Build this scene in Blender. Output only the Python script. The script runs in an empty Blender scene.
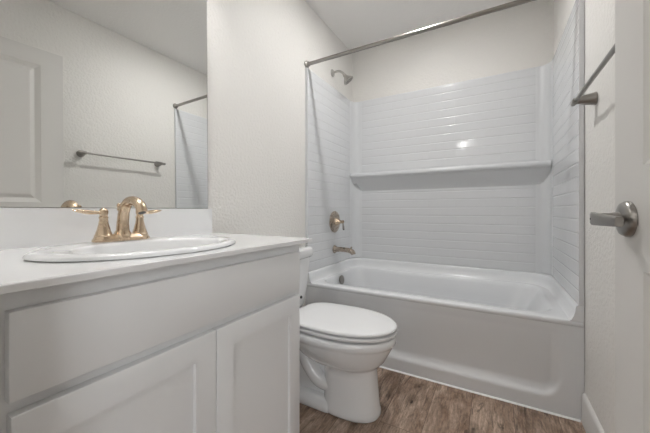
import bpy, bmesh, math, random
from mathutils import Vector, Matrix
random.seed(3)
S = bpy.context.scene
COL = S.collection
PI = math.pi

# ------------------------------------------------------------------ camera, world, light, exposure
cam_d = bpy.data.cameras.new('camera'); cam = bpy.data.objects.new('camera', cam_d); COL.objects.link(cam)
cam.location = (1.1639, -1.7545, 0.9644)
cam.rotation_euler = (PI/2, 0, math.radians(29.72))
cam_d.sensor_width = 36; cam_d.lens = 295.8/650*36; cam_d.shift_y = -5.75/650
cam_d.clip_start = 0.01
S.camera = cam
w = bpy.data.worlds.new('world'); S.world = w; w.use_nodes = True
w.node_tree.nodes['Background'].inputs[0].default_value = (1, 0.97, 0.93, 1)
SKY_LIGHT = 4.2            # daylight fill through an unseen window added in the next room
w.node_tree.nodes['Background'].inputs[1].default_value = SKY_LIGHT
w.node_tree.nodes['Background'].inputs[0].default_value = (0.95, 0.975, 1, 1)
pl = bpy.data.lights.new('fill_window_portal', 'AREA'); pl.shape = 'RECTANGLE'; pl.size = 1.7; pl.size_y = 1.7; pl.cycles.is_portal = True  # portal for the added window that lets fill daylight in
po = bpy.data.objects.new('fill_window_portal', pl); COL.objects.link(po); po.location = (2.15, -3.75, 1.35); po.rotation_euler = (0, PI/2, 0)
CEILING_LIGHT = 1000.0        # emission of the ceiling lamp lens
HALL_LIGHT = 130.0          # emission of the hall bulb
VANITY_FILL = 165.0         # emission of the three lenses of the added vanity fill light
S.view_settings.view_transform = 'Standard'; S.view_settings.look = 'None'
S.view_settings.gamma = 1; S.view_settings.exposure = 0.29
S.view_settings.use_curve_mapping = False

# ------------------------------------------------------------------ room numbers (metres)
W, D, H = 1.524, 0.809, 2.455          # tub alcove width, depth behind the tub's front, ceiling
YF = -1.655                            # inner face of the front wall (doorway)
YC = -0.43                             # toilet axis
TUB_Y = 0.405                          # plumbing axis

# ------------------------------------------------------------------ materials
def mat(name, col, rough=0.5, metal=0.0, spec=0.5, coat=0.0):
    m = bpy.data.materials.new(name); m.use_nodes = True
    b = m.node_tree.nodes['Principled BSDF']
    b.inputs['Base Color'].default_value = (*col, 1); b.inputs['Roughness'].default_value = rough
    b.inputs['Metallic'].default_value = metal; b.inputs['Specular IOR Level'].default_value = spec
    b.inputs['Coat Weight'].default_value = coat; b.inputs['Coat Roughness'].default_value = 0.08
    return m
def nodes(m): return m.node_tree.nodes, m.node_tree.links, m.node_tree.nodes['Principled BSDF']
def N(ns, t, **kw):
    n = ns.new(t)
    for k, v in kw.items(): setattr(n, k, v)
    return n
def bump_noise(m, scale, strength, dist=0.002, detail=3, lo=0.4, hi=0.62):
    ns, ln, b = nodes(m)
    tc = N(ns, 'ShaderNodeTexCoord'); no = N(ns, 'ShaderNodeTexNoise')
    no.inputs['Scale'].default_value = scale; no.inputs['Detail'].default_value = detail
    ln.new(tc.outputs['Object'], no.inputs['Vector'])
    r = N(ns, 'ShaderNodeMapRange'); r.inputs[1].default_value = lo; r.inputs[2].default_value = hi
    ln.new(no.outputs['Fac'], r.inputs[0])
    bp = N(ns, 'ShaderNodeBump'); bp.inputs['Strength'].default_value = strength; bp.inputs['Distance'].default_value = dist
    ln.new(r.outputs[0], bp.inputs['Height']); ln.new(bp.outputs[0], b.inputs['Normal'])
    return m
def brushed(m, amt=0.12):
    ns, ln, b = nodes(m); base = b.inputs['Roughness'].default_value
    tc = N(ns, 'ShaderNodeTexCoord'); no = N(ns, 'ShaderNodeTexNoise'); no.inputs['Scale'].default_value = 60
    r = N(ns, 'ShaderNodeMapRange'); r.inputs[3].default_value = base-amt/2; r.inputs[4].default_value = base+amt/2
    ln.new(tc.outputs['Object'], no.inputs['Vector']); ln.new(no.outputs['Fac'], r.inputs[0]); ln.new(r.outputs[0], b.inputs['Roughness'])
    return m
M_wall = bump_noise(mat('wall_paint', (0.83, 0.813, 0.78), 0.5, spec=0.4), 70, 0.48, 0.0026)
M_ceil = bump_noise(mat('ceiling_paint', (0.93, 0.92, 0.905), 0.8, spec=0.2), 60, 0.3, 0.002)
M_trim = bump_noise(mat('trim_paint', (0.75, 0.74, 0.72), 0.4), 30, 0.02)
M_caulk = bump_noise(mat('white_sealant', (0.90, 0.90, 0.89), 0.35), 40, 0.03)
M_door = bump_noise(mat('door_paint', (0.72, 0.705, 0.68), 0.45), 40, 0.02)
M_cab = bump_noise(mat('cabinet_paint', (0.83, 0.835, 0.84), 0.42), 35, 0.03)
M_ctop = bump_noise(mat('cultured_marble', (0.86, 0.865, 0.87), 0.16, coat=0.3), 20, 0.01)
M_porc = bump_noise(mat('porcelain', (0.86, 0.868, 0.875), 0.10, coat=0.5), 8, 0.01)
M_seat = bump_noise(mat('seat_plastic', (0.875, 0.88, 0.885), 0.22), 8, 0.01)
M_acr = bump_noise(mat('tub_acrylic', (0.83, 0.843, 0.86), 0.22, coat=0.2), 10, 0.015)
M_smooth = bump_noise(mat('surround_smooth', (0.73, 0.742, 0.757), 0.33), 12, 0.02)
M_gold = brushed(mat('champagne_bronze', (0.62, 0.49, 0.36), 0.26, 1.0))
M_nick = brushed(mat('brushed_nickel', (0.34, 0.325, 0.305), 0.32, 1.0))
M_lnick = brushed(mat('light_nickel', (0.50, 0.485, 0.46), 0.30, 1.0))
M_warm = brushed(mat('warm_nickel', (0.45, 0.385, 0.325), 0.28, 1.0))
M_dark = bump_noise(mat('dark_rubber', (0.05, 0.05, 0.05), 0.5), 30, 0.05)
M_edge = bump_noise(mat('mirror_edge', (0.30, 0.29, 0.28), 0.4), 30, 0.02)
M_mirr = mat('mirror_silver', (0.90, 0.91, 0.90), 0.0, 1.0)
ns, ln, b = nodes(M_mirr)                      # a trace of unevenness in the glass, as node detail
tc = N(ns, 'ShaderNodeTexCoord'); no = N(ns, 'ShaderNodeTexNoise'); no.inputs['Scale'].default_value = 3
r = N(ns, 'ShaderNodeMapRange'); r.inputs[3].default_value = 0.0; r.inputs[4].default_value = 0.004
ln.new(tc.outputs['Object'], no.inputs['Vector']); ln.new(no.outputs['Fac'], r.inputs[0]); ln.new(r.outputs[0], b.inputs['Roughness'])

def tile_mat():
    """moulded subway tile: strong bed joints, faint upright joints"""
    m = mat('molded_tile', (0.73, 0.742, 0.757), 0.085)
    ns, ln, b = nodes(m)
    uv = N(ns, 'ShaderNodeUVMap'); hs = []
    for width, wt in ((0.205, 0.35), (90.0, 0.65)):
        br = N(ns, 'ShaderNodeTexBrick')
        br.inputs['Scale'].default_value = 1; br.inputs['Brick Width'].default_value = width; br.inputs['Row Height'].default_value = 0.066
        br.inputs['Mortar Size'].default_value = 0.0075 if width > 1 else 0.0036; br.inputs['Mortar Smooth'].default_value = 1.0
        ln.new(uv.outputs[0], br.inputs['Vector'])
        k = N(ns, 'ShaderNodeMath', operation='MULTIPLY'); k.inputs[1].default_value = -wt
        ln.new(br.outputs['Fac'], k.inputs[0]); hs.append(k)
    su = N(ns, 'ShaderNodeMath', operation='ADD'); ln.new(hs[0].outputs[0], su.inputs[0]); ln.new(hs[1].outputs[0], su.inputs[1])
    no = N(ns, 'ShaderNodeTexNoise'); no.inputs['Scale'].default_value = 14; no.inputs['Detail'].default_value = 1
    ln.new(uv.outputs[0], no.inputs['Vector'])
    ad = N(ns, 'ShaderNodeMath', operation='MULTIPLY_ADD'); ad.inputs[1].default_value = 0.18
    ln.new(no.outputs['Fac'], ad.inputs[0]); ln.new(su.outputs[0], ad.inputs[2])
    bp = N(ns, 'ShaderNodeBump'); bp.inputs['Strength'].default_value = 0.7; bp.inputs['Distance'].default_value = 0.0028
    ln.new(ad.outputs[0], bp.inputs['Height']); ln.new(bp.outputs[0], b.inputs['Normal'])
    return m
M_tile = tile_mat()

def wood_floor():
    m = mat('wood_plank_vinyl', (0.2, 0.15, 0.11), 0.55, spec=0.3)
    ns, ln, b = nodes(m)
    tc = N(ns, 'ShaderNodeTexCoord'); sp = N(ns, 'ShaderNodeSeparateXYZ'); cb = N(ns, 'ShaderNodeCombineXYZ')
    ln.new(tc.outputs['Object'], sp.inputs[0]); ln.new(sp.outputs[1], cb.inputs[0]); ln.new(sp.outputs[0], cb.inputs[1])
    br = N(ns, 'ShaderNodeTexBrick', offset=0.37)
    br.inputs['Scale'].default_value = 1; br.inputs['Brick Width'].default_value = 1.22; br.inputs['Row Height'].default_value = 0.178
    br.inputs['Mortar Size'].default_value = 0.0010; br.inputs['Mortar Smooth'].default_value = 0.3
    br.inputs['Color1'].default_value = (0, 0, 0, 1); br.inputs['Color2'].default_value = (1, 1, 1, 1); br.inputs['Mortar'].default_value = (0.5, 0.5, 0.5, 1)
    ln.new(cb.outputs[0], br.inputs['Vector'])
    sh = N(ns, 'ShaderNodeVectorMath', operation='MULTIPLY_ADD'); sh.inputs[1].default_value = (7, 3, 5)      # each plank its own grain
    ln.new(br.outputs['Color'], sh.inputs[0]); ln.new(cb.outputs[0], sh.inputs[2])
    def noise(sx, sy, det, rough, dist):
        mp = N(ns, 'ShaderNodeMapping'); mp.inputs['Scale'].default_value = (sx, sy, 1); ln.new(sh.outputs[0], mp.inputs['Vector'])
        n_ = N(ns, 'ShaderNodeTexNoise'); n_.inputs['Scale'].default_value = 1; n_.inputs['Detail'].default_value = det; n_.inputs['Roughness'].default_value = rough; n_.inputs['Distortion'].default_value = dist
        ln.new(mp.outputs[0], n_.inputs['Vector']); return n_.outputs['Fac']
    def ramp(f, lo, hi, a, c):
        r_ = N(ns, 'ShaderNodeMapRange'); r_.inputs[1].default_value = lo; r_.inputs[2].default_value = hi; r_.inputs[3].default_value = a; r_.inputs[4].default_value = c
        ln.new(f, r_.inputs[0]); return r_.outputs[0]
    def mul(a, c):
        k = N(ns, 'ShaderNodeMath', operation='MULTIPLY'); ln.new(a, k.inputs[0]); ln.new(c, k.inputs[1]); return k.outputs[0]
    broad = noise(4.5, 12, 4, 0.6, 1.0)
    fine = noise(18, 120, 5, 0.7, 0.3)
    speck = noise(60, 130, 3, 0.7, 0.0)
    vein = noise(2.6, 17, 6, 0.6, 1.6)
    cr = N(ns, 'ShaderNodeValToRGB'); e = cr.color_ramp.elements
    e[0].position = 0.34; e[0].color = (0.205, 0.135, 0.096, 1); e[1].position = 0.64; e[1].color = (0.42, 0.315, 0.245, 1)
    ln.new(broad, cr.inputs[0])
    val = mul(ramp(fine, 0.32, 0.68, 0.62, 1.42), ramp(speck, 0.35, 0.65, 0.84, 1.12))
    val = mul(val, ramp(br.outputs['Color'], 0, 1, 0.86, 1.12))
    val = mul(val, ramp(vein, 0.36, 0.43, 0.45, 1.05))
    mp3 = N(ns, 'ShaderNodeMapping'); mp3.inputs['Scale'].default_value = (5.2, 9.5, 1); ln.new(sh.outputs[0], mp3.inputs['Vector'])
    wob = N(ns, 'ShaderNodeVectorMath', operation='ADD'); nz_ = N(ns, 'ShaderNodeTexNoise'); nz_.inputs['Scale'].default_value = 2.5
    ln.new(mp3.outputs[0], nz_.inputs['Vector']); sc_ = N(ns, 'ShaderNodeVectorMath', operation='SCALE'); sc_.inputs['Scale'].default_value = 0.35
    ln.new(nz_.outputs['Color'], sc_.inputs[0]); ln.new(mp3.outputs[0], wob.inputs[0]); ln.new(sc_.outputs[0], wob.inputs[1])
    vo = N(ns, 'ShaderNodeTexVoronoi'); vo.inputs['Scale'].default_value = 1.0; ln.new(wob.outputs[0], vo.inputs['Vector'])
    val = mul(val, ramp(vo.outputs['Distance'], 0.035, 0.10, 0.25, 1.0))
    near = ramp(vo.outputs['Distance'], 0.22, 0.34, 0.80, 1.0)
    val = mul(val, near)
    hv = N(ns, 'ShaderNodeHueSaturation'); ln.new(cr.outputs[0], hv.inputs['Color']); ln.new(val, hv.inputs['Value'])
    m2 = N(ns, 'ShaderNodeMix', data_type='RGBA'); m2.inputs[7].default_value = (0.10, 0.068, 0.05, 1)
    ln.new(br.outputs['Fac'], m2.inputs[0]); ln.new(hv.outputs[0], m2.inputs[6]); ln.new(m2.outputs[2], b.inputs['Base Color'])
    bp = N(ns, 'ShaderNodeBump'); bp.inputs['Strength'].default_value = 0.2; bp.inputs['Distance'].default_value = 0.001
    ln.new(fine, bp.inputs['Height']); ln.new(bp.outputs[0], b.inputs['Normal'])
    return m
M_floor = wood_floor()
def lamp_mat(name, strength, col=(1.0, 0.987, 0.972)):
    m = bpy.data.materials.new(name); m.use_nodes = True
    b = m.node_tree.nodes['Principled BSDF']
    b.inputs['Base Color'].default_value = (0.8, 0.8, 0.8, 1); b.inputs['Emission Color'].default_value = (*col, 1)
    b.inputs['Emission Strength'].default_value = strength
    return m
M_lamp = lamp_mat('lamp_lens', CEILING_LIGHT); M_hall = lamp_mat('hall_lamp_lens', HALL_LIGHT); M_van = lamp_mat('vanity_fill_lens', VANITY_FILL)

# ------------------------------------------------------------------ mesh helpers
def mk(name, bm, m, parent=None, smooth=True, angle=40):
    bmesh.ops.recalc_face_normals(bm, faces=bm.faces)
    me = bpy.data.meshes.new(name)
    mats = m if isinstance(m, list) else [m]
    for x in mats: me.materials.append(x)
    if smooth:
        for f in bm.faces: f.smooth = True
        for e in bm.edges:
            if len(e.link_faces) == 2 and e.calc_face_angle(0) > math.radians(angle): e.smooth = False
    bm.to_mesh(me); bm.free()
    o = bpy.data.objects.new(name, me); COL.objects.link(o)
    if parent: o.parent = parent
    return o
def empty(name, loc, rz=0):
    o = bpy.data.objects.new(name, None); COL.objects.link(o); o.location = loc; o.rotation_euler = (0, 0, rz); o.empty_display_size = 0.05
    return o
def tag(o, label, cat, group=None):
    o['label'] = label; o['category'] = cat
    if group: o['group'] = group
    return o
def struct(o, label=None, cat=None):
    o['kind'] = 'structure'
    if label: o['label'] = label
    if cat: o['category'] = cat
    return o
def local(parent, *objs):
    """objects built in world coordinates keep their place under a placed parent"""
    for o in objs:
        if o.parent is parent:
            mi = Matrix.LocRotScale(parent.location, parent.rotation_euler, None).inverted()
            o.data.transform(mi)
def box(bm, x0, x1, y0, y1, z0, z1, bev=0.0, seg=2):
    v = [bm.verts.new(p) for p in [(x0,y0,z0),(x1,y0,z0),(x1,y1,z0),(x0,y1,z0),(x0,y0,z1),(x1,y0,z1),(x1,y1,z1),(x0,y1,z1)]]
    fs = [bm.faces.new([v[i] for i in q]) for q in [(3,2,1,0),(4,5,6,7),(0,1,5,4),(1,2,6,5),(2,3,7,6),(3,0,4,7)]]
    if bev > 0:
        es = {e for f in fs for e in f.edges}
        bmesh.ops.bevel(bm, geom=list(es), offset=bev, segments=seg, profile=0.5, affect='EDGES')
def loft(bm, rings, cap0=True, cap1=True, closed=True):
    vs = [[bm.verts.new(p) for p in r] for r in rings]
    n = len(vs[0])
    for a, c in zip(vs, vs[1:]):
        for i in range(n if closed else n-1):
            j = (i+1) % n
            bm.faces.new((a[i], a[j], c[j], c[i]))
    if cap0: bm.faces.new(list(reversed(vs[0])))
    if cap1: bm.faces.new(vs[-1])
    return vs
def frame_of(d):
    d = Vector(d).normalized(); up = Vector((0, 0, 1)) if abs(d.z) < 0.95 else Vector((0, 1, 0))
    s = d.cross(up).normalized(); u = s.cross(d).normalized()
    return s, u
def lathe(bm, origin, axis, prof, seg=32, cap0=True, cap1=True):
    """prof: list of (distance along axis, radius)"""
    o = Vector(origin); d = Vector(axis).normalized(); s, u = frame_of(d)
    rings = [[o + d*t + (s*math.cos(2*PI*k/seg) + u*math.sin(2*PI*k/seg))*max(r, 1e-4) for k in range(seg)] for t, r in prof]
    loft(bm, rings, cap0, cap1)
def catmull(pts, n=8):
    P = [Vector(p) for p in pts]; P = [P[0]*2-P[1]] + P + [P[-1]*2-P[-2]]; out = []
    for i in range(1, len(P)-2):
        for k in range(n):
            t = k/n
            out.append(0.5*((2*P[i]) + (P[i+1]-P[i-1])*t + (2*P[i-1]-5*P[i]+4*P[i+1]-P[i+2])*t*t + (3*P[i]-P[i-1]-3*P[i+1]+P[i+2])*t**3))
    out.append(P[-2]); return out
def tube(bm, pts, rad, seg=20, flat=(1, 1), up=None):
    """rad: number or list; flat scales the two cross axes"""
    P = [Vector(p) for p in pts]; n = len(P)
    R = rad if isinstance(rad, (list, tuple)) else [rad]*n
    if len(R) != n: R = [R[0] + 0*i for i in range(n)] if len(R) == 1 else [interp(R, i/(n-1)) for i in range(n)]
    rings = []; prev = Vector(up) if up else None
    for i in range(n):
        d = (P[min(i+1, n-1)] - P[max(i-1, 0)]).normalized()
        if prev is None: s, u = frame_of(d)
        else:
            u = (prev - d*prev.dot(d)).normalized(); s = d.cross(u)
        prev = u
        rings.append([P[i] + (s*math.cos(2*PI*k/seg)*flat[0] + u*math.sin(2*PI*k/seg)*flat[1])*R[i] for k in range(seg)])
    loft(bm, rings)
def interp(L, t):
    x = t*(len(L)-1); i = min(int(x), len(L)-2); return L[i] + (L[i+1]-L[i])*(x-i)
def rrect(x0, x1, y0, y1, r, z, n=8, per=6):
    """rounded rectangle ring; n points per corner, per points per side"""
    pts = []
    cs = [(x1-r, y0+r, -PI/2), (x1-r, y1-r, 0), (x0+r, y1-r, PI/2), (x0+r, y0+r, PI)]
    for i, (cx, cy, a0) in enumerate(cs):
        for k in range(n+1):
            a = a0 + PI/2*k/n; pts.append(Vector((cx+r*math.cos(a), cy+r*math.sin(a), z)))
        nx = cs[(i+1) % 4]; a = a0+PI/2
        p = pts[-1]; q = Vector((nx[0]+r*math.cos(nx[2]), nx[1]+r*math.sin(nx[2]), z))
        for k in range(1, per): pts.append(p.lerp(q, k/per))
    return pts
def ell(cx, cy, sx, sy, z, n=72): return [Vector((cx+sx*math.cos(2*PI*k/n), cy+sy*math.sin(2*PI*k/n), z)) for k in range(n)]
def egg(xc, af, ab, hw, z, nf=2.1, nb=3.2, n=64, yc=YC):
    out = []
    for k in range(n):
        t = 2*PI*k/n; c, s = math.cos(t), math.sin(t)
        e = nf if c >= 0 else nb
        x = (af if c >= 0 else ab)*math.copysign(abs(c)**(2/e), c); y = hw*math.copysign(abs(s)**(2/e), s)
        out.append(Vector((xc+x, yc+y, z)))
    return out
def rect_rings(bm, org, U, V, Nn, u0, u1, v0, v1, rings):
    """nested rectangles (inset, height along N) closed by a face"""
    o, U, V, Nn = Vector(org), Vector(U), Vector(V), Vector(Nn); prev = None
    for ins, h in rings:
        cur = [bm.verts.new(o+U*a+V*c+Nn*h) for a, c in [(u0+ins, v0+ins), (u1-ins, v0+ins), (u1-ins, v1-ins), (u0+ins, v1-ins)]]
        if prev:
            for i in range(4): bm.faces.new((prev[i], prev[(i+1) % 4], cur[(i+1) % 4], cur[i]))
        prev = cur
    bm.faces.new(prev)

# ------------------------------------------------------------------ the setting
def slab(name, *a):
    bm = bmesh.new(); box(bm, *a); return bm
T = 0.12
HX0, HX1, HY = -0.6, 2.2, -5.2         # the hall behind the doorway
DX0, DX1, DZ = 0.66, 1.452, 2.055      # doorway
bm = bmesh.new(); box(bm, HX0-T, HX1+T, HY-T, D+T, -0.1, 0); struct(mk('floor', bm, M_floor, smooth=False), 'brown wood plank floor with knots', 'floor')
bm = bmesh.new(); box(bm, HX0-T, HX1+T, HY-T, D+T, H, H+0.1); struct(mk('ceiling', bm, M_ceil, smooth=False), 'plain off-white ceiling', 'ceiling')
bm = bmesh.new(); box(bm, -T, 0, YF-T, D+T, 0, H); struct(mk('wall_left', bm, M_wall, smooth=False), 'off-white textured wall behind the mirror and toilet', 'wall')
bm = bmesh.new(); box(bm, 0, W, D, D+T, 0, H); struct(mk('wall_back', bm, M_wall, smooth=False), 'off-white wall above the white tub surround', 'wall')
bm = bmesh.new(); box(bm, W, W+T, YF-T, D+T, 0, H); struct(mk('wall_right', bm, M_wall, smooth=False), 'off-white textured wall carrying the towel bar', 'wall')
bm = bmesh.new(); box(bm, 0, DX0, YF-T, YF, 0, H); box(bm, DX1, W, YF-T, YF, 0, H); box(bm, DX0, DX1, YF-T, YF, DZ, H)
struct(mk('wall_front', bm, M_wall, smooth=False), 'off-white wall with the doorway', 'wall')
bm = bmesh.new(); box(bm, HX0-T, HX0, HY, YF-T, 0, H); struct(mk('wall_hall_left', bm, M_wall, smooth=False), 'left wall of the hall outside the doorway', 'wall')
WY0, WY1, WZ0, WZ1 = -4.6, -2.9, 0.50, 2.20  # opening of an unseen window, added to bring in fill daylight
bm = bmesh.new(); box(bm, HX1, HX1+T, HY, WY0, 0, H); box(bm, HX1, HX1+T, WY1, YF, 0, H); box(bm, HX1, HX1+T, WY0, WY1, 0, WZ0); box(bm, HX1, HX1+T, WY0, WY1, WZ1, H); struct(mk('wall_hall_right', bm, M_wall, smooth=False), 'right wall of the hall outside the doorway', 'wall')
bm = bmesh.new(); xm = HX1+0.06
for a in ((WY0, WY0+0.05, WZ0, WZ1), (WY1-0.05, WY1, WZ0, WZ1), (WY0+0.05, WY1-0.05, WZ0, WZ0+0.05), (WY0+0.05, WY1-0.05, WZ1-0.05, WZ1), (WY0+0.05, WY1-0.05, 1.33, 1.37)):
    box(bm, xm-0.02, xm+0.03, *a, 0.003, 1)
struct(mk('fill_window', bm, M_trim), 'added white framed window for fill light in the hall wall outside the doorway', 'window')
bm = bmesh.new(); box(bm, HX0-T, HX1+T, HY-T, HY, 0, H); struct(mk('wall_hall_end', bm, M_wall, smooth=False), 'end wall of the hall facing the doorway', 'wall')
bm = bmesh.new(); box(bm, HX0, -T, YF-T, YF, 0, H); box(bm, W+T, HX1, YF-T, YF, 0, H); struct(mk('wall_hall_front', bm, M_wall, smooth=False), 'hall wall on both sides of the bathroom', 'wall')
def baseboard(name, pts, lab):
    """pts: (x, y) run along the wall; profile grows to the left of the run"""
    bm = bmesh.new(); (xa, ya), (xb, yb) = pts; d = Vector((xb-xa, yb-ya, 0)); L = d.length; d.normalize(); n = Vector((-d.y, d.x, 0))
    prof = [(0, 0), (0.013, 0), (0.013, 0.118), (0.011, 0.128), (0.006, 0.134), (0, 0.136)]
    loft(bm, [[Vector((xa, ya, 0))+d*t+n*a+Vector((0, 0, z)) for a, z in prof] for t in (0, L)])
    return struct(mk(name, bm, M_trim), lab, 'baseboard')
baseboard('baseboard_right', ((W, YF+0.001), (W, -0.002)), 'white baseboard at the foot of the right wall')
baseboard('baseboard_left', ((0, -0.002), (0, -0.838)), 'white baseboard behind the toilet')
bm = bmesh.new()
loft(bm, [[Vector((x, y, z)) for y, z in [(0.0015, 0), (-0.0065, 0), (-0.005, 0.003), (-0.001, 0.006), (0.0015, 0.0065)]] for x in (0.016, W-0.016)])
struct(mk('trim_1', bm, M_caulk), 'thin white sealant strip where the tub meets the floor', 'trim')

# door, standing open along the right wall
bm = bmesh.new()
DW, DH0, DH1 = 0.76, 0.012, 2.04
ys = [0, 0.115, 0.648, DW]; zs = [DH0, 0.25, 0.854, 1.047, 1.935, DH1]
grv = [(0, 0), (0.002, -0.0015), (0.026, -0.0125), (0.030, -0.0125), (0.050, -0.004), (0.056, -0.0035)]
for face, nx in ((0.0, -1), (0.035, 1)):
    for i in range(3):
        for j in range(5):
            pan = i == 1 and j in (1, 3)
            rect_rings(bm, (face, 0, 0), (0, 1, 0), (0, 0, 1), (nx, 0, 0), ys[i], ys[i+1], zs[j], zs[j+1], grv if pan else [(0, 0)])
for a, c in (((0, DH0), (DW, DH0)), ((DW, DH0), (DW, DH1)), ((DW, DH1), (0, DH1)), ((0, DH1), (0, DH0))):
    bm.faces.new([bm.verts.new(p) for p in [(0, *a), (0, *c), (0.035, *c), (0.035, *a)]])
bmesh.ops.remove_doubles(bm, verts=bm.verts, dist=1e-5)
door = struct(mk('door_1', bm, M_door, smooth=False), 'white paneled door standing open at the right edge with a nickel lever', 'door')
door.location = (1.446, YF+0.005, 0); door.rotation_euler = (0, 0, 0.073)
hy, hz = DW-0.060, 0.948
bm = bmesh.new(); lathe(bm, (-0.0005, hy, hz), (-1, 0, 0), [(0, 0.0355), (0.004, 0.0355), (0.010, 0.032), (0.013, 0.024), (0.015, 0.0145), (0.030, 0.0120), (0.046, 0.0115), (0.048, 0.009)], 40)
hd = mk('door_handle', bm, M_nick, door); hd['label'] = 'brushed nickel lever handle'
bm = bmesh.new()
lv = [(-0.050, hy+0.014, hz+0.001), (-0.053, hy, hz), (-0.0525, hy-0.03, hz-0.001), (-0.050, hy-0.06, hz-0.002), (-0.046, hy-0.090, hz-0.003)]
rings = []
for p, hh, th in zip(catmull(lv, 5), [0.0125]*6+[0.0125-0.00025*i for i in range(15)], [0.0060]*21):
    x, y, z = p
    rings.append([Vector((x+th*sx_, y, z+hh*sz_)) for sx_, sz_ in [(-1, -.7), (-1, .7), (-.6, 1), (.6, 1), (1, .7), (1, -.7), (.6, -1), (-.6, -1)]])
loft(bm, rings)
mk('lever', bm, M_nick, hd)
bm = bmesh.new()
lathe(bm, (-0.0570, hy, hz), (-1, 0, 0), [(0, 0.0020), (0.0026, 0.0020)], 12)
mk('privacy_pin', bm, M_dark, hd)
for z in (0.25, 1.02, 1.82):
    bm = bmesh.new(); lathe(bm, (0.006, -0.006, z), (0, 0, 1), [(0, 0.004), (0.002, 0.006), (0.088, 0.006), (0.09, 0.004)], 14); mk('hinge', bm, M_nick, door)

# ------------------------------------------------------------------ bathtub
tub = empty('bathtub', (W/2, D/2, 0)); tag(tub, 'white acrylic alcove bathtub with a recessed front apron', 'bathtub')
ZR = 0.456
bm = bmesh.new()
X0, X1, Y0, Y1 = 0.0015, W-0.0015, 0.0, D-0.002
R = []
R.append(rrect(X0, X1, Y0+0.036, Y1, 0.006, 0.002))
R.append(rrect(X0, X1, Y0+0.036, Y1, 0.006, ZR-0.034))
R.append(rrect(X0, X1, Y0+0.004, Y1, 0.006, ZR-0.026))
R.append(rrect(X0, X1, Y0, Y1, 0.006, ZR-0.018))
R.append(rrect(X0, X1, Y0, Y1, 0.006, ZR-0.008))
R.append(rrect(X0, X1, Y0+0.003, Y1, 0.006, ZR-0.002))
R.append(rrect(X0, X1, Y0+0.008, Y1, 0.006, ZR))
def basin(d, z, r, xl, xr): return rrect(0.062+xl, W-0.088-xr, 0.070+d, D-0.078-d, r, z)
R.append(basin(0, ZR, 0.12, 0, 0))
R.append(basin(0.005, ZR-0.002, 0.12, 0.004, 0.006))
R.append(basin(0.012, ZR-0.010, 0.12, 0.010, 0.016))
R.append(basin(0.018, ZR-0.030, 0.12, 0.015, 0.030))
R.append(basin(0.026, ZR-0.12, 0.12, 0.024, 0.075))
R.append(basin(0.040, ZR-0.24, 0.12, 0.040, 0.135))
R.append(basin(0.055, ZR-0.31, 0.12, 0.060, 0.175))
R.append(basin(0.085, ZR-0.345, 0.11, 0.095, 0.22))
R.append(basin(0.14, ZR-0.352, 0.09, 0.16, 0.29))
loft(bm, R, True, True)
# raised lip that runs round the three walls
def u_path(off, r, n=10, ry=None):
    """inside outline of the alcove, left front -> back -> right front, at a distance from the walls"""
    ry = ry or r
    p = [Vector((off, 0.001, 0)), Vector((off, (D-off-ry)*0.5, 0))]
    for k in range(n+1):
        a = PI - PI/2*k/n; p.append(Vector((off+r+r*math.cos(a), D-off-ry+ry*math.sin(a), 0)))
    p.append(Vector((W/2, D-off, 0)))
    for k in range(n+1):
        a = PI/2 - PI/2*k/n; p.append(Vector((W-off-r+r*math.cos(a), D-off-ry+ry*math.sin(a), 0)))
    p += [Vector((W-off, (D-off-ry)*0.5, 0)), Vector((W-off, 0.001, 0))]
    return p
lip = [(0.056, ZR-0.002), (0.047, ZR+0.006), (0.039, ZR+0.022), (0.034, ZR+0.046), (0.033, ZR+0.062), (0.029, ZR+0.070), (0.022, ZR+0.073), (0.0025, ZR+0.073), (0.0025, ZR-0.002)]
rows = [[p+Vector((0, 0, z)) for p in (u_path(o, 0.155-o, 14, 0.25-o) if i < 7 else u_path(o, 0.02, 14))] for i, (o, z) in enumerate(lip)]
vs = [[bm.verts.new(p) for p in r] for r in rows]
for a, c in zip(vs, vs[1:]+vs[:1]):
    for i in range(len(a)-1): bm.faces.new((a[i], a[i+1], c[i+1], c[i]))
for k in (0, -1): bm.faces.new([r[k] for r in vs])
body = mk('tub_body', bm, M_acr, tub, angle=50)
# apron with its recessed panel
def sstep(a, c, x):
    t = max(0, min(1, (x-a)/(c-a))); return t*t*(3-2*t)
bm = bmesh.new(); nx, nz = 150, 60; zt = ZR-0.0265
g = []
for i in range(nx+1):
    row = []
    for j in range(nz+1):
        x = X0+(X1-X0)*i/nx; z = 0.002+(zt-0.002)*j/nz
        q = sstep(0.085, 0.125, x)*sstep(0.078, 0.128, W-x)
        # rounded lower corners of the recess
        zz = z
        lo = 0.068
        for ex in (x-0.10, W-0.10-x):
            if ex < 0.06: lo += 0.045*max(0, (0.06-ex)/0.06)**2
        dep = 0.026*sstep(lo, lo+0.055, zz)*(1-sstep(lo+0.05, zt-0.01, zz)*0.85)
        row.append(bm.verts.new((x, 0.0045+dep*q*(1-sstep(zt-0.05, zt, zz)), z)))
    g.append(row)
for i in range(nx):
    for j in range(nz): bm.faces.new((g[i][j], g[i+1][j], g[i+1][j+1], g[i][j+1]))
bk = [[bm.verts.new((v.co.x, 0.0355, v.co.z)) for v in (g[i][0], g[i][nz])] for i in (0, nx)]
bm.faces.new((bk[0][0], bk[0][1], bk[1][1], bk[1][0]))
ap = mk('apron', bm, M_acr, tub, angle=60)
ovx = 0.0855
bm = bmesh.new(); lathe(bm, (ovx-0.003, TUB_Y, 0.402), (1, 0, 0.12), [(0, 0.034), (0.006, 0.037), (0.012, 0.035), (0.015, 0.028), (0.016, 0.010), (0.014, 0.001)], 36)
ov = mk('overflow_plate', bm, M_nick, tub); ov['label'] = 'round nickel overflow plate'
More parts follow.
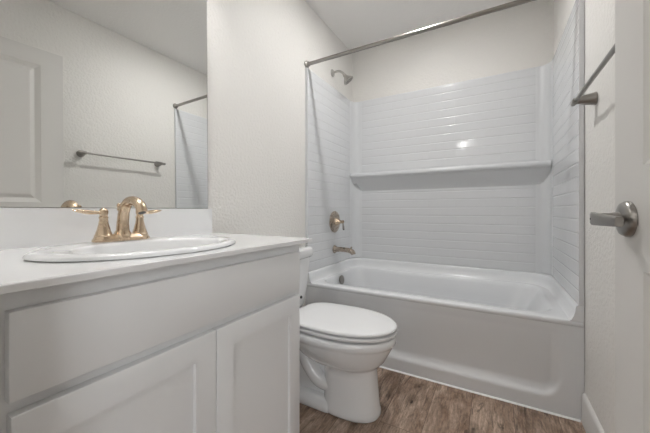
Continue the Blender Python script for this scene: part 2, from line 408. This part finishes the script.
bm = bmesh.new(); lathe(bm, (0.30, TUB_Y, 0.1045), (0, 0, 1), [(0, 0.030), (0.003, 0.030), (0.005, 0.024), (0.011, 0.022), (0.013, 0.018)], 30)
dr = mk('drain', bm, M_nick, tub)
local(tub, body, ap, ov, dr)

# ------------------------------------------------------------------ tub surround with moulded tile pattern
sur = empty('tub_surround', (W/2, D-0.02, ZR+0.074)); tag(sur, 'white three-wall tub surround with a molded subway tile pattern', 'shower surround')
ZS0, ZS1 = ZR+0.0745, 1.98
OFF, RC = 0.021, 0.055
bm = bmesh.new(); uvl = bm.loops.layers.uv.new('UVMap')
inner = u_path(OFF, RC, 8); arc = [0]
for a, c in zip(inner, inner[1:]): arc.append(arc[-1]+(c-a).length)
def smooth_strip(i):            # the corner columns are plain
    m_ = (inner[i]+inner[i+1])/2
    return False
zsl = [ZS0, ZS0+0.005, ZS1-0.022, ZS1-0.012, ZS1-0.003, ZS1]; offs = [OFF, OFF, OFF, OFF, OFF-0.003, OFF-0.010]
rows = [[p+Vector((0, 0, z)) for p in u_path(o, RC-(o-OFF), 8)] for o, z in zip(offs, zsl)]
rows.append([p+Vector((0, 0, ZS1)) for p in u_path(0.0022, RC+OFF-0.0022, 8)])
V = [[bm.verts.new(p) for p in r] for r in rows]
for k in range(len(V)-1):
    for i in range(len(inner)-1):
        f = bm.faces.new((V[k][i], V[k][i+1], V[k+1][i+1], V[k+1][i]))
        for lp, (ii, kk) in zip(f.loops, ((i, k), (i+1, k), (i+1, k+1), (i, k+1))):
            lp[uvl].uv = (arc[ii], rows[kk][0].z)
        ncor = 8
        f.material_index = 1 if (2 <= i < 2+ncor or 3+ncor < i+1 <= 4+2*ncor-0) and abs(V[k][i].co.x-V[k][i+1].co.x) > 1e-6 and abs(V[k][i].co.y-V[k][i+1].co.y) > 1e-6 else 0
        if k >= 3: f.material_index = 1
# front returns down both edges and closing strips
for side, x in ((0, 0.0022), (-1, W-0.0022)):
    a = [r[side] for r in V]
    b0 = bm.verts.new((x, 0.001, ZS0)); f = bm.faces.new([b0]+a); f.material_index = 1
    b0.co.x = x
panel = mk('tile_panel', bm, [M_tile, M_smooth], sur, angle=50)
# the smooth corner columns stand a little proud of the tile
for sx in (0, 1):
    bm = bmesh.new(); pr = []
    for k in range(9):
        a = PI - PI/2*k/8; pr.append((OFF+0.0007+0.075+0.075*math.cos(a), D-OFF-0.0007-0.075+0.075*math.sin(a)))
    pr = [(OFF-0.001, D-OFF-0.090)] + [(OFF+0.0007, D-OFF-0.080)] + pr + [(OFF+0.080, D-OFF-0.0007), (OFF+0.090, D-OFF+0.001)]
    if sx: pr = [(W-x, y) for x, y in pr]
    loft(bm, [[Vector((x, y, z)) for x, y in pr] for z in (ZS0+0.002, ZS1-0.008, )], False, False, closed=False)
    c = mk('corner_column', bm, M_smooth, sur, angle=30); local(sur, c)
# moulded ledge along the back
bm = bmesh.new(); yb = D-OFF
prof = [(0.0, 1.302), (0.070, 1.302), (0.079, 1.299), (0.084, 1.291), (0.085, 1.283), (0.083, 1.272), (0.079, 1.266), (0.076, 1.265), (0.063, 1.265), (0.061, 1.256)]
prof += [(0.060*(1-t)**1.15+0.001, 1.256-0.112*t) for t in [0.12, 0.25, 0.4, 0.55, 0.7, 0.85, 1.0]]
rings = []
for d, z in prof:
    t = max(0, min(1, (1.256-z)/0.112)); ins = 0.078*(1-math.sqrt(max(0, 1-t*t)))
    rings.append([Vector((OFF+0.006+ins, yb-d, z)), Vector((W-OFF-0.006-ins, yb-d, z))])
vs = [[bm.verts.new(p) for p in r] for r in rings]
for a, c in zip(vs, vs[1:]): bm.faces.new((a[0], a[1], c[1], c[0]))
for k in (0, 1): bm.faces.new([v[k] for v in vs])
bm.faces.new((vs[0][0], vs[0][1], vs[-1][1], vs[-1][0]))
led = mk('ledge_shelf', bm, M_smooth, sur, angle=35)
local(sur, panel, led)

# ------------------------------------------------------------------ shower plumbing on the left wall
xw = OFF+0.001
sp = empty('tub_spout', (xw, TUB_Y, 0.648)); tag(sp, 'warm nickel tub spout low on the left surround wall, above the tub', 'tub spout')
bm = bmesh.new()
lathe(bm, (0, 0, 0), (1, 0, 0), [(0, 0.034), (0.004, 0.034), (0.012, 0.027), (0.024, 0.021), (0.030, 0.020)], 32)
tube(bm, catmull([(0.02, 0, 0), (0.07, 0, 0.001), (0.12, 0, -0.001), (0.150, 0, -0.007), (0.166, 0, -0.020), (0.170, 0, -0.032)], 5), [0.0205, 0.0195, 0.019, 0.020, 0.0205, 0.0195, 0.018], 24)
mk('spout_body', bm, M_warm, sp)
bm = bmesh.new(); lathe(bm, (0.150, 0, 0.008), (0.1, 0, 1), [(0, 0.004), (0.010, 0.004), (0.012, 0.007), (0.018, 0.008), (0.021, 0.005)], 16); mk('diverter_knob', bm, M_warm, sp)

va = empty('shower_valve', (xw, TUB_Y, 0.874)); tag(va, 'round warm metal shower valve plate with small lever above the tub spout', 'shower valve')
bm = bmesh.new(); lathe(bm, (0, 0, 0), (1, 0, 0), [(0, 0.088), (0.003, 0.089), (0.008, 0.085), (0.011, 0.070), (0.0125, 0.045), (0.014, 0.034), (0.017, 0.032)], 48); mk('escutcheon', bm, M_warm, va)
bm = bmesh.new(); lathe(bm, (0.016, 0, 0), (1, 0, 0), [(0, 0.032), (0.012, 0.030), (0.022, 0.022), (0.034, 0.015), (0.050, 0.012), (0.056, 0.014), (0.064, 0.014), (0.068, 0.009), (0.070, 0.001)], 32); hb = mk('handle_hub', bm, M_gold, va)
bm = bmesh.new(); tube(bm, catmull([(0.075, 0, 0.014), (0.076, 0, 0.0), (0.079, 0.002, -0.03), (0.082, 0.003, -0.058), (0.083, 0.003, -0.068)], 5), [0.004, 0.007, 0.0055, 0.0065, 0.0085, 0.0085, 0.005], 16); mk('lever', bm, M_nick, va)

sh = empty('showerhead', (0.0015, TUB_Y, 2.105)); tag(sh, 'brushed nickel shower head on a bent arm high on the left wall', 'shower head')
bm = bmesh.new(); lathe(bm, (0, 0, 0), (1, 0, 0), [(0, 0.030), (0.003, 0.031), (0.010, 0.024), (0.016, 0.013)], 32); mk('wall_flange', bm, M_lnick, sh)
ax = Vector((0.56, 0.27, -0.78)).normalized()
arm = catmull([(0.006, 0, 0), (0.045, 0, 0.004), (0.072, 0, -0.002), (0.092, 0.006, -0.018), (0.103, 0.012, -0.034)], 6)
bm = bmesh.new(); tube(bm, arm, 0.0095, 18); mk('shower_arm', bm, M_lnick, sh)
bm = bmesh.new(); lathe(bm, Vector(arm[-1])-ax*0.006, ax, [(0, 0.010), (0.004, 0.014), (0.012, 0.015), (0.018, 0.012), (0.024, 0.016), (0.036, 0.024), (0.050, 0.036), (0.060, 0.043), (0.066, 0.045), (0.069, 0.043), (0.070, 0.036), (0.068, 0.012), (0.068, 0.001)], 40)
hdm = mk('spray_head', bm, M_lnick, sh)
bm = bmesh.new()
s_, u_ = frame_of(ax)
for rr, nn in ((0.012, 6), (0.022, 11), (0.031, 16)):
    for k in range(nn):
        a = 2*PI*k/nn; lathe(bm, Vector(arm[-1])+ax*(0.0615+0.0008)+(s_*math.cos(a)+u_*math.sin(a))*rr, ax, [(0, 0.0018), (0.003, 0.0012)], 8)
nz_ = mk('spray_nozzles', bm, M_dark, hdm)

# curtain rod
rod = empty('curtain_rod', (0.0, 0.012, 2.007)); tag(rod, 'straight brushed nickel shower curtain rod spanning above the tub', 'curtain rod')
bm = bmesh.new(); lathe(bm, (0.012, 0, 0), (1, 0, 0), [(0, 0.0125), (W-0.024, 0.0125)], 24); mk('rod', bm, M_nick, rod)
for x, s in ((0.0012, 1), (W-0.0012, -1)):
    bm = bmesh.new(); lathe(bm, (x, 0, 0), (s, 0, 0), [(0, 0.024), (0.004, 0.0255), (0.010, 0.024), (0.014, 0.018), (0.026, 0.0165), (0.028, 0.0128)], 30); mk('wall_flange', bm, M_nick, rod)

# towel bar
tb = empty('towel_bar', (W, -0.452, 1.419)); tag(tb, 'dark nickel towel bar on the right wall beside the tub', 'towel bar')
ty0, ty1, tx = -0.295, 0.280, -0.066
bm = bmesh.new(); lathe(bm, (tx, ty0-0.012, 0), (0, 1, 0), [(0, 0.0075), (ty1-ty0+0.024, 0.0075)], 20); mk('bar', bm, M_nick, tb)
for y in (ty0, ty1):
    bm = bmesh.new()
    lathe(bm, (-0.0012, y, 0), (-1, 0, 0), [(0, 0.026), (0.003, 0.0265), (0.008, 0.025), (0.020, 0.0225), (0.038, 0.0195), (0.050, 0.0155), (0.058, 0.0130)], 30)
    s = -1 if y < 0 else 1
    lathe(bm, (tx, y-0.014*s, 0), (0, s, 0), [(0, 0.0095), (0.004, 0.0125), (0.022, 0.0125), (0.030, 0.0095), (0.036, 0.0105), (0.048, 0.0105), (0.052, 0.008), (0.054, 0.001)], 24)
    mk('post', bm, M_nick, tb)

# ------------------------------------------------------------------ vanity
CY0, CY1, CX = -1.645, -0.842, 0.533
van = empty('vanity_cabinet', (0.27, (CY0+CY1)/2, 0)); tag(van, 'pale grey two-door vanity cabinet under the white countertop', 'cabinet')
bm = bmesh.new()
box(bm, 0.003, CX-0.019, CY0, CY0+0.016, 0.002, 0.8445); box(bm, 0.003, CX-0.019, CY1-0.016, CY1, 0.002, 0.8445)
box(bm, 0.003, CX-0.019, CY0+0.016, CY1-0.016, 0.10, 0.116); box(bm, 0.003, 0.012, CY0+0.016, CY1-0.016, 0.116, 0.8445)
box(bm, CX-0.019, CX, CY0, CY1, 0.10, 0.8445, 0.001, 1)
vb = mk('cabinet_body', bm, M_cab, van, smooth=False)
bm = bmesh.new(); box(bm, CX-0.085, CX-0.07, CY0+0.017, CY1-0.017, 0.003, 0.0995); vt = mk('toe_kick', bm, M_cab, van, smooth=False)
def front(name, y0, y1, z0, z1, rings):
    bm = bmesh.new(); x0, x1 = CX+0.0006, CX+0.0195
    rect_rings(bm, (x1, 0, 0), (0, 1, 0), (0, 0, 1), (1, 0, 0), y0, y1, z0, z1, [(0, x0-x1), (0, -0.002), (0.0006, -0.0006), (0.002, 0)]+rings)
    bm.faces.new([bm.verts.new(p) for p in [(x0, y0, z0), (x0, y1, z0), (x0, y1, z1), (x0, y0, z1)]])
    bmesh.ops.remove_doubles(bm, verts=bm.verts, dist=1e-5)
    return mk(name, bm, M_cab, van, angle=25)
YM = -1.2385
fr = [front('drawer_front', -1.609, -0.868, 0.683, 0.816, []),
      front('door', -1.607, YM-0.0015, 0.125, 0.6615, [(0.058, 0), (0.0595, -0.0085)]),
      front('door', YM+0.0015, -0.868, 0.125, 0.6615, [(0.058, 0), (0.0595, -0.0085)])]
fr[1]['label'] = 'left shaker door, nearer the camera'; fr[2]['label'] = 'right shaker door, nearer the toilet'
local(van, vb, vt, *fr)

SKX, SKY, CT = 0.322, -1.272, 0.8596
ct = empty('countertop', (0.28, -1.22, 0.845)); tag(ct, 'white vanity countertop with a low backsplash along the mirror wall', 'countertop')
bm = bmesh.new()
def rect_pts(x0, x1, y0, y1, z, n=72):
    """points on a rectangle in the directions of an ellipse about the sink"""
    out = []
    for k in range(n):
        a = 2*PI*k/n; dx, dy = 0.2*math.cos(a), 0.25*math.sin(a); ts = []
        if dx > 1e-9: ts.append((x1-SKX)/dx)
        if dx < -1e-9: ts.append((x0-SKX)/dx)
        if dy > 1e-9: ts.append((y1-SKY)/dy)
        if dy < -1e-9: ts.append((y0-SKY)/dy)
        t = min(ts); out.append(Vector((SKX+dx*t, SKY+dy*t, z)))
    for cx, cy in ((x0, y0), (x1, y0), (x1, y1), (x0, y1)):      # snap the nearest point to each corner
        i = min(range(n), key=lambda q: (out[q]-Vector((cx, cy, z))).length); out[i] = Vector((cx, cy, z))
    return out
c0, c1, c2, c3 = 0.0015, 0.560, YF+0.002, -0.7937
loft(bm, [ell(SKX, SKY, 0.177, 0.234, CT-0.0142), rect_pts(c0, c1-0.001, c2, c3-0.001, CT-0.0142), rect_pts(c0, c1, c2, c3, CT-0.0132), rect_pts(c0, c1, c2, c3, CT-0.002), rect_pts(c0, c1-0.0018, c2, c3-0.0018, CT), ell(SKX, SKY, 0.177, 0.234, CT), ell(SKX, SKY, 0.177, 0.234, CT-0.0142)], False, False)
bmesh.ops.remove_doubles(bm, verts=bm.verts, dist=1e-5)
t1 = mk('counter_slab', bm, M_ctop, ct, angle=35)
bm = bmesh.new(); box(bm, 0.0015, 0.020, c2, -0.815, CT, 0.9725); t2 = mk('backsplash', bm, M_ctop, ct)
local(ct, t1, t2)

# sink
sk = empty('sink', (SKX, SKY, CT)); tag(sk, 'oval white drop-in sink set in the countertop', 'sink')
bm = bmesh.new(); O = SKX+0.028
def srow(x, a, c, z): return ell(x, SKY, a, c, z)
rr = [srow(SKX, 0.172, 0.228, CT-0.012), srow(SKX, 0.174, 0.230, CT+0.0006), srow(SKX, 0.193, 0.255, CT+0.0006), srow(SKX, 0.1955, 0.2585, CT+0.003), srow(SKX, 0.194, 0.257, CT+0.008), srow(SKX, 0.189, 0.250, CT+0.0125), srow(SKX, 0.182, 0.240, CT+0.0145),
      srow(SKX+0.004, 0.176, 0.222, CT+0.0135), srow(O, 0.146, 0.193, CT+0.0125), srow(O, 0.140, 0.187, CT+0.0105), srow(O, 0.136, 0.183, CT+0.004), srow(O, 0.131, 0.176, CT-0.020), srow(O, 0.118, 0.160, CT-0.065), srow(O-0.004, 0.092, 0.125, CT-0.105), srow(O-0.012, 0.055, 0.070, CT-0.128), srow(O-0.02, 0.024, 0.024, CT-0.135)]
inner_n = len(rr)
rr += [srow(O-0.02, 0.030, 0.030, CT-0.146), srow(O-0.012, 0.062, 0.080, CT-0.139), srow(O-0.004, 0.100, 0.134, CT-0.114), srow(O, 0.127, 0.170, CT-0.068), srow(O, 0.142, 0.19, CT-0.024), srow(SKX, 0.172, 0.228, CT-0.012)]
loft(bm, rr, False, False); bmesh.ops.remove_doubles(bm, verts=bm.verts, dist=1e-6)
s1 = mk('basin', bm, M_porc, sk, angle=60)
bm = bmesh.new(); lathe(bm, (O-0.02, SKY, CT-0.1362), (0, 0, 1), [(0, 0.0232), (0.003, 0.0232), (0.004, 0.019), (0.010, 0.017), (0.012, 0.012), (0.012, 0.001)], 28); s2 = mk('drain_stopper', bm, M_gold, sk)
local(sk, s1, s2)

# faucet
FX, FY, FZ = 0.170, -1.272, CT+0.0140
fa = empty('faucet', (FX, FY, FZ)); tag(fa, 'champagne gold two-handle faucet on the back of the sink', 'faucet')
bm = bmesh.new()
def stad(hl, hr, z, n=40):
    out = []
    for k in range(n):
        a = 2*PI*k/n; out.append(Vector((hr*math.cos(a), (hl if math.sin(a) >= 0 else -hl)+hr*math.sin(a), z)))
    return out
loft(bm, [stad(0.051, 0.0275, 0.0005), stad(0.051, 0.0285, 0.003), stad(0.051, 0.0275, 0.007), stad(0.050, 0.024, 0.012), stad(0.049, 0.0215, 0.016), stad(0.046, 0.0195, 0.0195), stad(0.042, 0.014, 0.021)])
mk('base_plate', bm, M_gold, fa)
for s in (-1, 1):
    bm = bmesh.new()
    lathe(bm, (0, 0.051*s, 0.006), (0, 0, 1), [(0, 0.0265), (0.006, 0.0245), (0.010, 0.0225), (0.012, 0.0235), (0.014, 0.0215), (0.030, 0.0165), (0.046, 0.0125), (0.060, 0.0105), (0.063, 0.0118), (0.066, 0.0118), (0.069, 0.0095), (0.074, 0.0105), (0.080, 0.0118), (0.086, 0.0108), (0.091, 0.007), (0.093, 0.001)], 32)
    hn = mk('handle', bm, M_gold, fa)
    bm = bmesh.new()
    tube(bm, catmull([(0, (0.051+0.004)*s, 0.086), (0, (0.051+0.014)*s, 0.0855), (-0.001, (0.051+0.035)*s, 0.0865), (-0.002, (0.051+0.058)*s, 0.090), (-0.002, (0.051+0.074)*s, 0.0925)], 5), [0.0045, 0.0052, 0.0070, 0.0086, 0.0080, 0.0055, 0.0012], 16, flat=(1.25, 0.75), up=(0, 0, 1))
    mk('lever', bm, M_gold, hn)
bm = bmesh.new()
tube(bm, catmull([(0.001, 0, 0.014), (0.001, 0, 0.030), (0.003, 0, 0.062), (0.010, 0, 0.092), (0.028, 0, 0.114), (0.052, 0, 0.121), (0.078, 0, 0.117), (0.098, 0, 0.105), (0.1075, 0, 0.085)], 6), [0.0225, 0.0178, 0.0158, 0.0148, 0.0142, 0.0138, 0.0136, 0.0140, 0.0150], 24)
lathe(bm, (0, 0, 0.010), (0, 0, 1), [(0, 0.0265), (0.006, 0.026), (0.012, 0.0225), (0.020, 0.0185)], 30)
so = mk('spout', bm, M_gold, fa)
bm = bmesh.new(); lathe(bm, (0.1070, 0, 0.0862), (0.42, 0, -0.91), [(0, 0.0100), (0.0022, 0.0095), (0.0022, 0.001)], 20); mk('aerator', bm, M_dark, so)
bm = bmesh.new(); lathe(bm, (-0.020, 0, 0.012), (0, 0, 1), [(0, 0.0032), (0.078, 0.0032), (0.080, 0.006), (0.084, 0.0065), (0.087, 0.004), (0.090, 0.0062), (0.096, 0.0068), (0.101, 0.0045), (0.103, 0.001)], 18); mk('lift_rod', bm, M_gold, fa)

# mirror: stands on the backsplash, leans back a touch at the top
MY0, MY1, MZ0, MH = YF+0.004, -0.8325, 0.9735, 1.066
mi = empty('mirror', (0.0145, (MY0+MY1)/2, MZ0)); tag(mi, 'large frameless wall mirror above the vanity', 'mirror')
hw = (MY1-MY0)/2
bm = bmesh.new(); box(bm, -0.0050, -0.0004, -hw, hw, 0, MH, 0.0)
mk('glass_back', bm, M_edge, mi, smooth=False)
bm = bmesh.new(); bm.faces.new([bm.verts.new(p) for p in [(0, -hw+0.0015, 0.0015), (0, hw-0.0015, 0.0015), (0, hw-0.0015, MH-0.0015), (0, -hw+0.0015, MH-0.0015)]])
mk('reflecting_face', bm, M_mirr, mi, smooth=False)
mi.rotation_euler = (0, -math.radians(0.58), 0)

# ------------------------------------------------------------------ toilet
to = empty('toilet', (0.42, YC, 0)); tag(to, 'white two-piece toilet with closed lid between the vanity and the tub', 'toilet')
def tk(x0, x1, h, r, z, bow=0.0):
    pts = rrect(x0, x1, YC-h, YC+h, r, z, 6, 8)
    for p in pts:
        if p.x > (x0+x1)/2: p.x += bow*(1-((p.y-YC)/h)**2)
    return pts
bm = bmesh.new()
loft(bm, [tk(0.055, 0.165, 0.120, 0.03, 0.392, 0.01), tk(0.045, 0.180, 0.145, 0.035, 0.402, 0.014), tk(0.038, 0.188, 0.158, 0.035, 0.425, 0.016), tk(0.032, 0.193, 0.172, 0.03, 0.50, 0.016), tk(0.028, 0.197, 0.188, 0.03, 0.60, 0.016), tk(0.026, 0.200, 0.199, 0.03, 0.69, 0.016)])
p1 = mk('tank', bm, M_porc, to, angle=50)
bm = bmesh.new()
loft(bm, [tk(0.020, 0.207, 0.206, 0.03, 0.6906, 0.016), tk(0.016, 0.213, 0.211, 0.03, 0.697, 0.016), tk(0.016, 0.213, 0.211, 0.03, 0.732, 0.016), tk(0.019, 0.209, 0.208, 0.03, 0.743, 0.016), tk(0.028, 0.198, 0.198, 0.03, 0.748, 0.016)])
p2 = mk('tank_lid', bm, M_porc, to, angle=50)
bm = bmesh.new()
lathe(bm, (0.208, YC-0.135, 0.635), (1, 0, 0), [(0, 0.013), (0.006, 0.014), (0.012, 0.010)], 20)
tube(bm, [(0.219, YC-0.135, 0.635), (0.222, YC-0.11, 0.634), (0.223, YC-0.085, 0.632), (0.222, YC-0.062, 0.630)], [0.006, 0.006, 0.007, 0.005], 14)
p3 = mk('flush_lever', bm, M_nick, to); 
# bowl and pedestal, one porcelain casting
bm = bmesh.new()
loft(bm, [egg(0.53, 0.168, 0.10, 0.098, 0.0015, 2.3, 3.0), egg(0.53, 0.173, 0.105, 0.104, 0.010, 2.3, 3.0), egg(0.53, 0.172, 0.105, 0.104, 0.028, 2.3, 3.0), egg(0.53, 0.166, 0.10, 0.099, 0.05, 2.3, 3.0), egg(0.53, 0.160, 0.098, 0.097, 0.12, 2.3, 3.0), egg(0.53, 0.154, 0.098, 0.097, 0.19, 2.3, 3.0), egg(0.53, 0.154, 0.10, 0.097, 0.222, 2.3, 3.0), egg(0.525, 0.162, 0.15, 0.106, 0.230, 2.2, 2.6), egg(0.515, 0.188, 0.20, 0.127, 0.242, 2.15, 2.5), egg(0.51, 0.216, 0.235, 0.148, 0.268, 2.15, 2.5), egg(0.50, 0.247, 0.255, 0.167, 0.308, 2.1, 2.6), egg(0.50, 0.263, 0.27, 0.178, 0.338, 2.1, 2.8), egg(0.50, 0.267, 0.275, 0.181, 0.349, 2.1, 3.0), egg(0.50, 0.273, 0.278, 0.185, 0.353, 2.1, 3.2), egg(0.50, 0.274, 0.28, 0.186, 0.368, 2.1, 3.2), egg(0.50, 0.272, 0.28, 0.185, 0.383, 2.1, 3.2), egg(0.50, 0.266, 0.275, 0.180, 0.387, 2.1, 3.2), egg(0.50, 0.24, 0.25, 0.155, 0.386, 2.1, 3.2)])
# rear foot, neck under the tank, trapway bulges
loft(bm, [rrect(0.13, 0.50, YC-0.100, YC+0.100, 0.04, 0.0015), rrect(0.13, 0.50, YC-0.104, YC+0.104, 0.04, 0.008), rrect(0.13, 0.50, YC-0.104, YC+0.104, 0.04, 0.030), rrect(0.14, 0.50, YC-0.096, YC+0.096, 0.04, 0.046), rrect(0.16, 0.50, YC-0.078, YC+0.078, 0.04, 0.058), rrect(0.17, 0.50, YC-0.05, YC+0.05, 0.03, 0.062)])
loft(bm, [rrect(0.17, 0.48, YC-0.055, YC+0.055, 0.03, 0.05), rrect(0.15, 0.48, YC-0.055, YC+0.055, 0.03, 0.20), rrect(0.09, 0.48, YC-0.08, YC+0.08, 0.03, 0.30), rrect(0.055, 0.45, YC-0.115, YC+0.115, 0.03, 0.36), rrect(0.05, 0.42, YC-0.12, YC+0.12, 0.03, 0.389)])
for s in (-1, 1):
    tube(bm, catmull([(0.50, YC+0.050*s, 0.12), (0.42, YC+0.062*s, 0.13), (0.36, YC+0.066*s, 0.19), (0.32, YC+0.066*s, 0.255), (0.265, YC+0.064*s, 0.275), (0.225, YC+0.062*s, 0.23), (0.22, YC+0.062*s, 0.15), (0.23, YC+0.062*s, 0.05)], 6), [0.035, 0.038, 0.040, 0.040, 0.038, 0.038, 0.038, 0.038], 20)
p4 = mk('bowl', bm, M_porc, to, angle=55)
bm = bmesh.new()
def ring(k, z): return egg(0.50, 0.281*k, 0.225*k, 0.186*k, z, 2.1, 3.4)
loft(bm, [ring(0.962, 0.3965), ring(0.99, 0.398), ring(1.0, 0.402), ring(0.997, 0.409), ring(0.965, 0.412), ring(0.72, 0.412), ring(0.68, 0.407), ring(0.68, 0.400), ring(0.72, 0.3965), ring(0.962, 0.3965)], False, False)
bmesh.ops.remove_doubles(bm, verts=bm.verts, dist=1e-6)
p5 = mk('seat', bm, M_seat, to, angle=50)
bm = bmesh.new()
def lr(k, z): return egg(0.50, 0.279*k, 0.258*(1-(1-k)*0.9), 0.183*k, z, 2.08, 3.8)
loft(bm, [lr(0.965, 0.4190), lr(0.994, 0.4202), lr(1.0, 0.4235), lr(0.995, 0.4295), lr(0.975, 0.4335), lr(0.93, 0.4355), lr(0.6, 0.4375), lr(0.2, 0.4382)])
p6 = mk('seat_lid', bm, M_seat, to, angle=50)
bm = bmesh.new()
box(bm, 0.222, 0.252, YC-0.095, YC-0.055, 0.3885, 0.4185, 0.004); p7 = mk('seat_hinge', bm, M_seat, to)
bm = bmesh.new(); box(bm, 0.222, 0.252, YC+0.055, YC+0.095, 0.3885, 0.4185, 0.004); p9 = mk('seat_hinge', bm, M_seat, to)
bm = bmesh.new(); lathe(bm, (0.2035, YC+0.078, 0.470), (1, 0, 0.1), [(0, 0.008), (0.004, 0.0085), (0.007, 0.006)], 16); p8 = mk('tank_bolt', bm, M_dark, to)
pc = []
for s in (-1, 1):
    bm = bmesh.new(); lathe(bm, (0.30, YC+0.088*s, 0.046), (0, 0, 1), [(0, 0.014), (0.010, 0.013), (0.016, 0.008), (0.018, 0.001)], 18); pc.append(mk('bolt_cap', bm, M_porc, to))
local(to, p1, p2, p3, p4, p5, p6, p7, p8, p9, *pc)

# ------------------------------------------------------------------ lamps (unseen: ceiling and hall placed by shadow and highlight, vanity added as fill)
def downlight(name, x, y, r, m, lab):
    """slim round ceiling light with a small lens"""
    o = empty(name, (x, y, H)); tag(o, lab, 'ceiling light')
    bm = bmesh.new(); lathe(bm, (0, 0, -0.0005), (0, 0, -1), [(0, r+0.045), (0.006, r+0.045), (0.012, r+0.035), (0.012, r+0.002), (0.008, r), (0.008, 0.001)], 40); mk('trim_ring', bm, M_trim, o)
    bm = bmesh.new(); lathe(bm, (0, 0, -0.0086), (0, 0, -1), [(0, r-0.001), (0.004, r-0.003), (0.006, r*0.5), (0.0065, 0.001)], 32); mk('lens', bm, m, o)
    return o
def globe(name, x, y, r, m, lab, drop):
    """globe bulb in a white ceiling lampholder"""
    o = empty(name, (x, y, H)); tag(o, lab, 'ceiling light')
    bm = bmesh.new(); lathe(bm, (0, 0, -0.0005), (0, 0, -1), [(0, 0.055), (0.010, 0.055), (0.020, 0.040), (0.024, 0.018), (drop, 0.015), (drop, 0.001)], 40); mk('lampholder', bm, M_trim, o)
    bm = bmesh.new(); lathe(bm, (0, 0, -drop-0.0005), (0, 0, -1), [(0, 0.012)]+[(r*1.15-r*math.cos(a)*1.0, max(0.012, r*math.sin(a)) if a < 1.2 else r*math.sin(a)) for a in [0.4+2.74*k/14 for k in range(14)]]+[(r*2.15, 0.0005)], 32); mk('bulb', bm, m, o)
    return o
downlight('ceiling_light', 0.74, -0.10, 0.030, M_lamp, 'slim round ceiling light above the floor in front of the tub')
globe('hall_light', 0.47, -3.7, 0.035, M_hall, 'globe bulb on the hall ceiling outside the doorway', 0.03)
vl = empty('vanity_fill_light', (0.0, -1.24, 2.24)); tag(vl, 'added three-shade fill light on the wall over the mirror', 'fill light')  # unseen fixture, added to brighten the counter and sink
bm = bmesh.new(); box(bm, 0.0012, 0.022, -0.30, 0.30, -0.045, 0.045, 0.006); mk('wall_plate', bm, M_nick, vl)
for y in (-0.22, 0, 0.22):
    bm = bmesh.new(); tube(bm, catmull([(0.021, y, 0), (0.07, y, 0.006), (0.115, y, 0.0), (0.13, y, -0.022)], 4), 0.007, 14); mk('arm', bm, M_nick, vl)
    bm = bmesh.new(); lathe(bm, (0.13, y, -0.020), (0, 0, -1), [(0, 0.012), (0.006, 0.024), (0.03, 0.030), (0.08, 0.055), (0.085, 0.056), (0.085, 0.054), (0.080, 0.0525), (0.035, 0.0375), (0.034, 0.001)], 32)
    shd = mk('lamp_shade', bm, M_nick, vl)
    bm = bmesh.new(); lathe(bm, (0.13, y, -0.0560), (0, 0, -1), [(0, 0.036), (0.003, 0.035), (0.005, 0.022), (0.0055, 0.001)], 28); mk('lens', bm, M_van, shd)
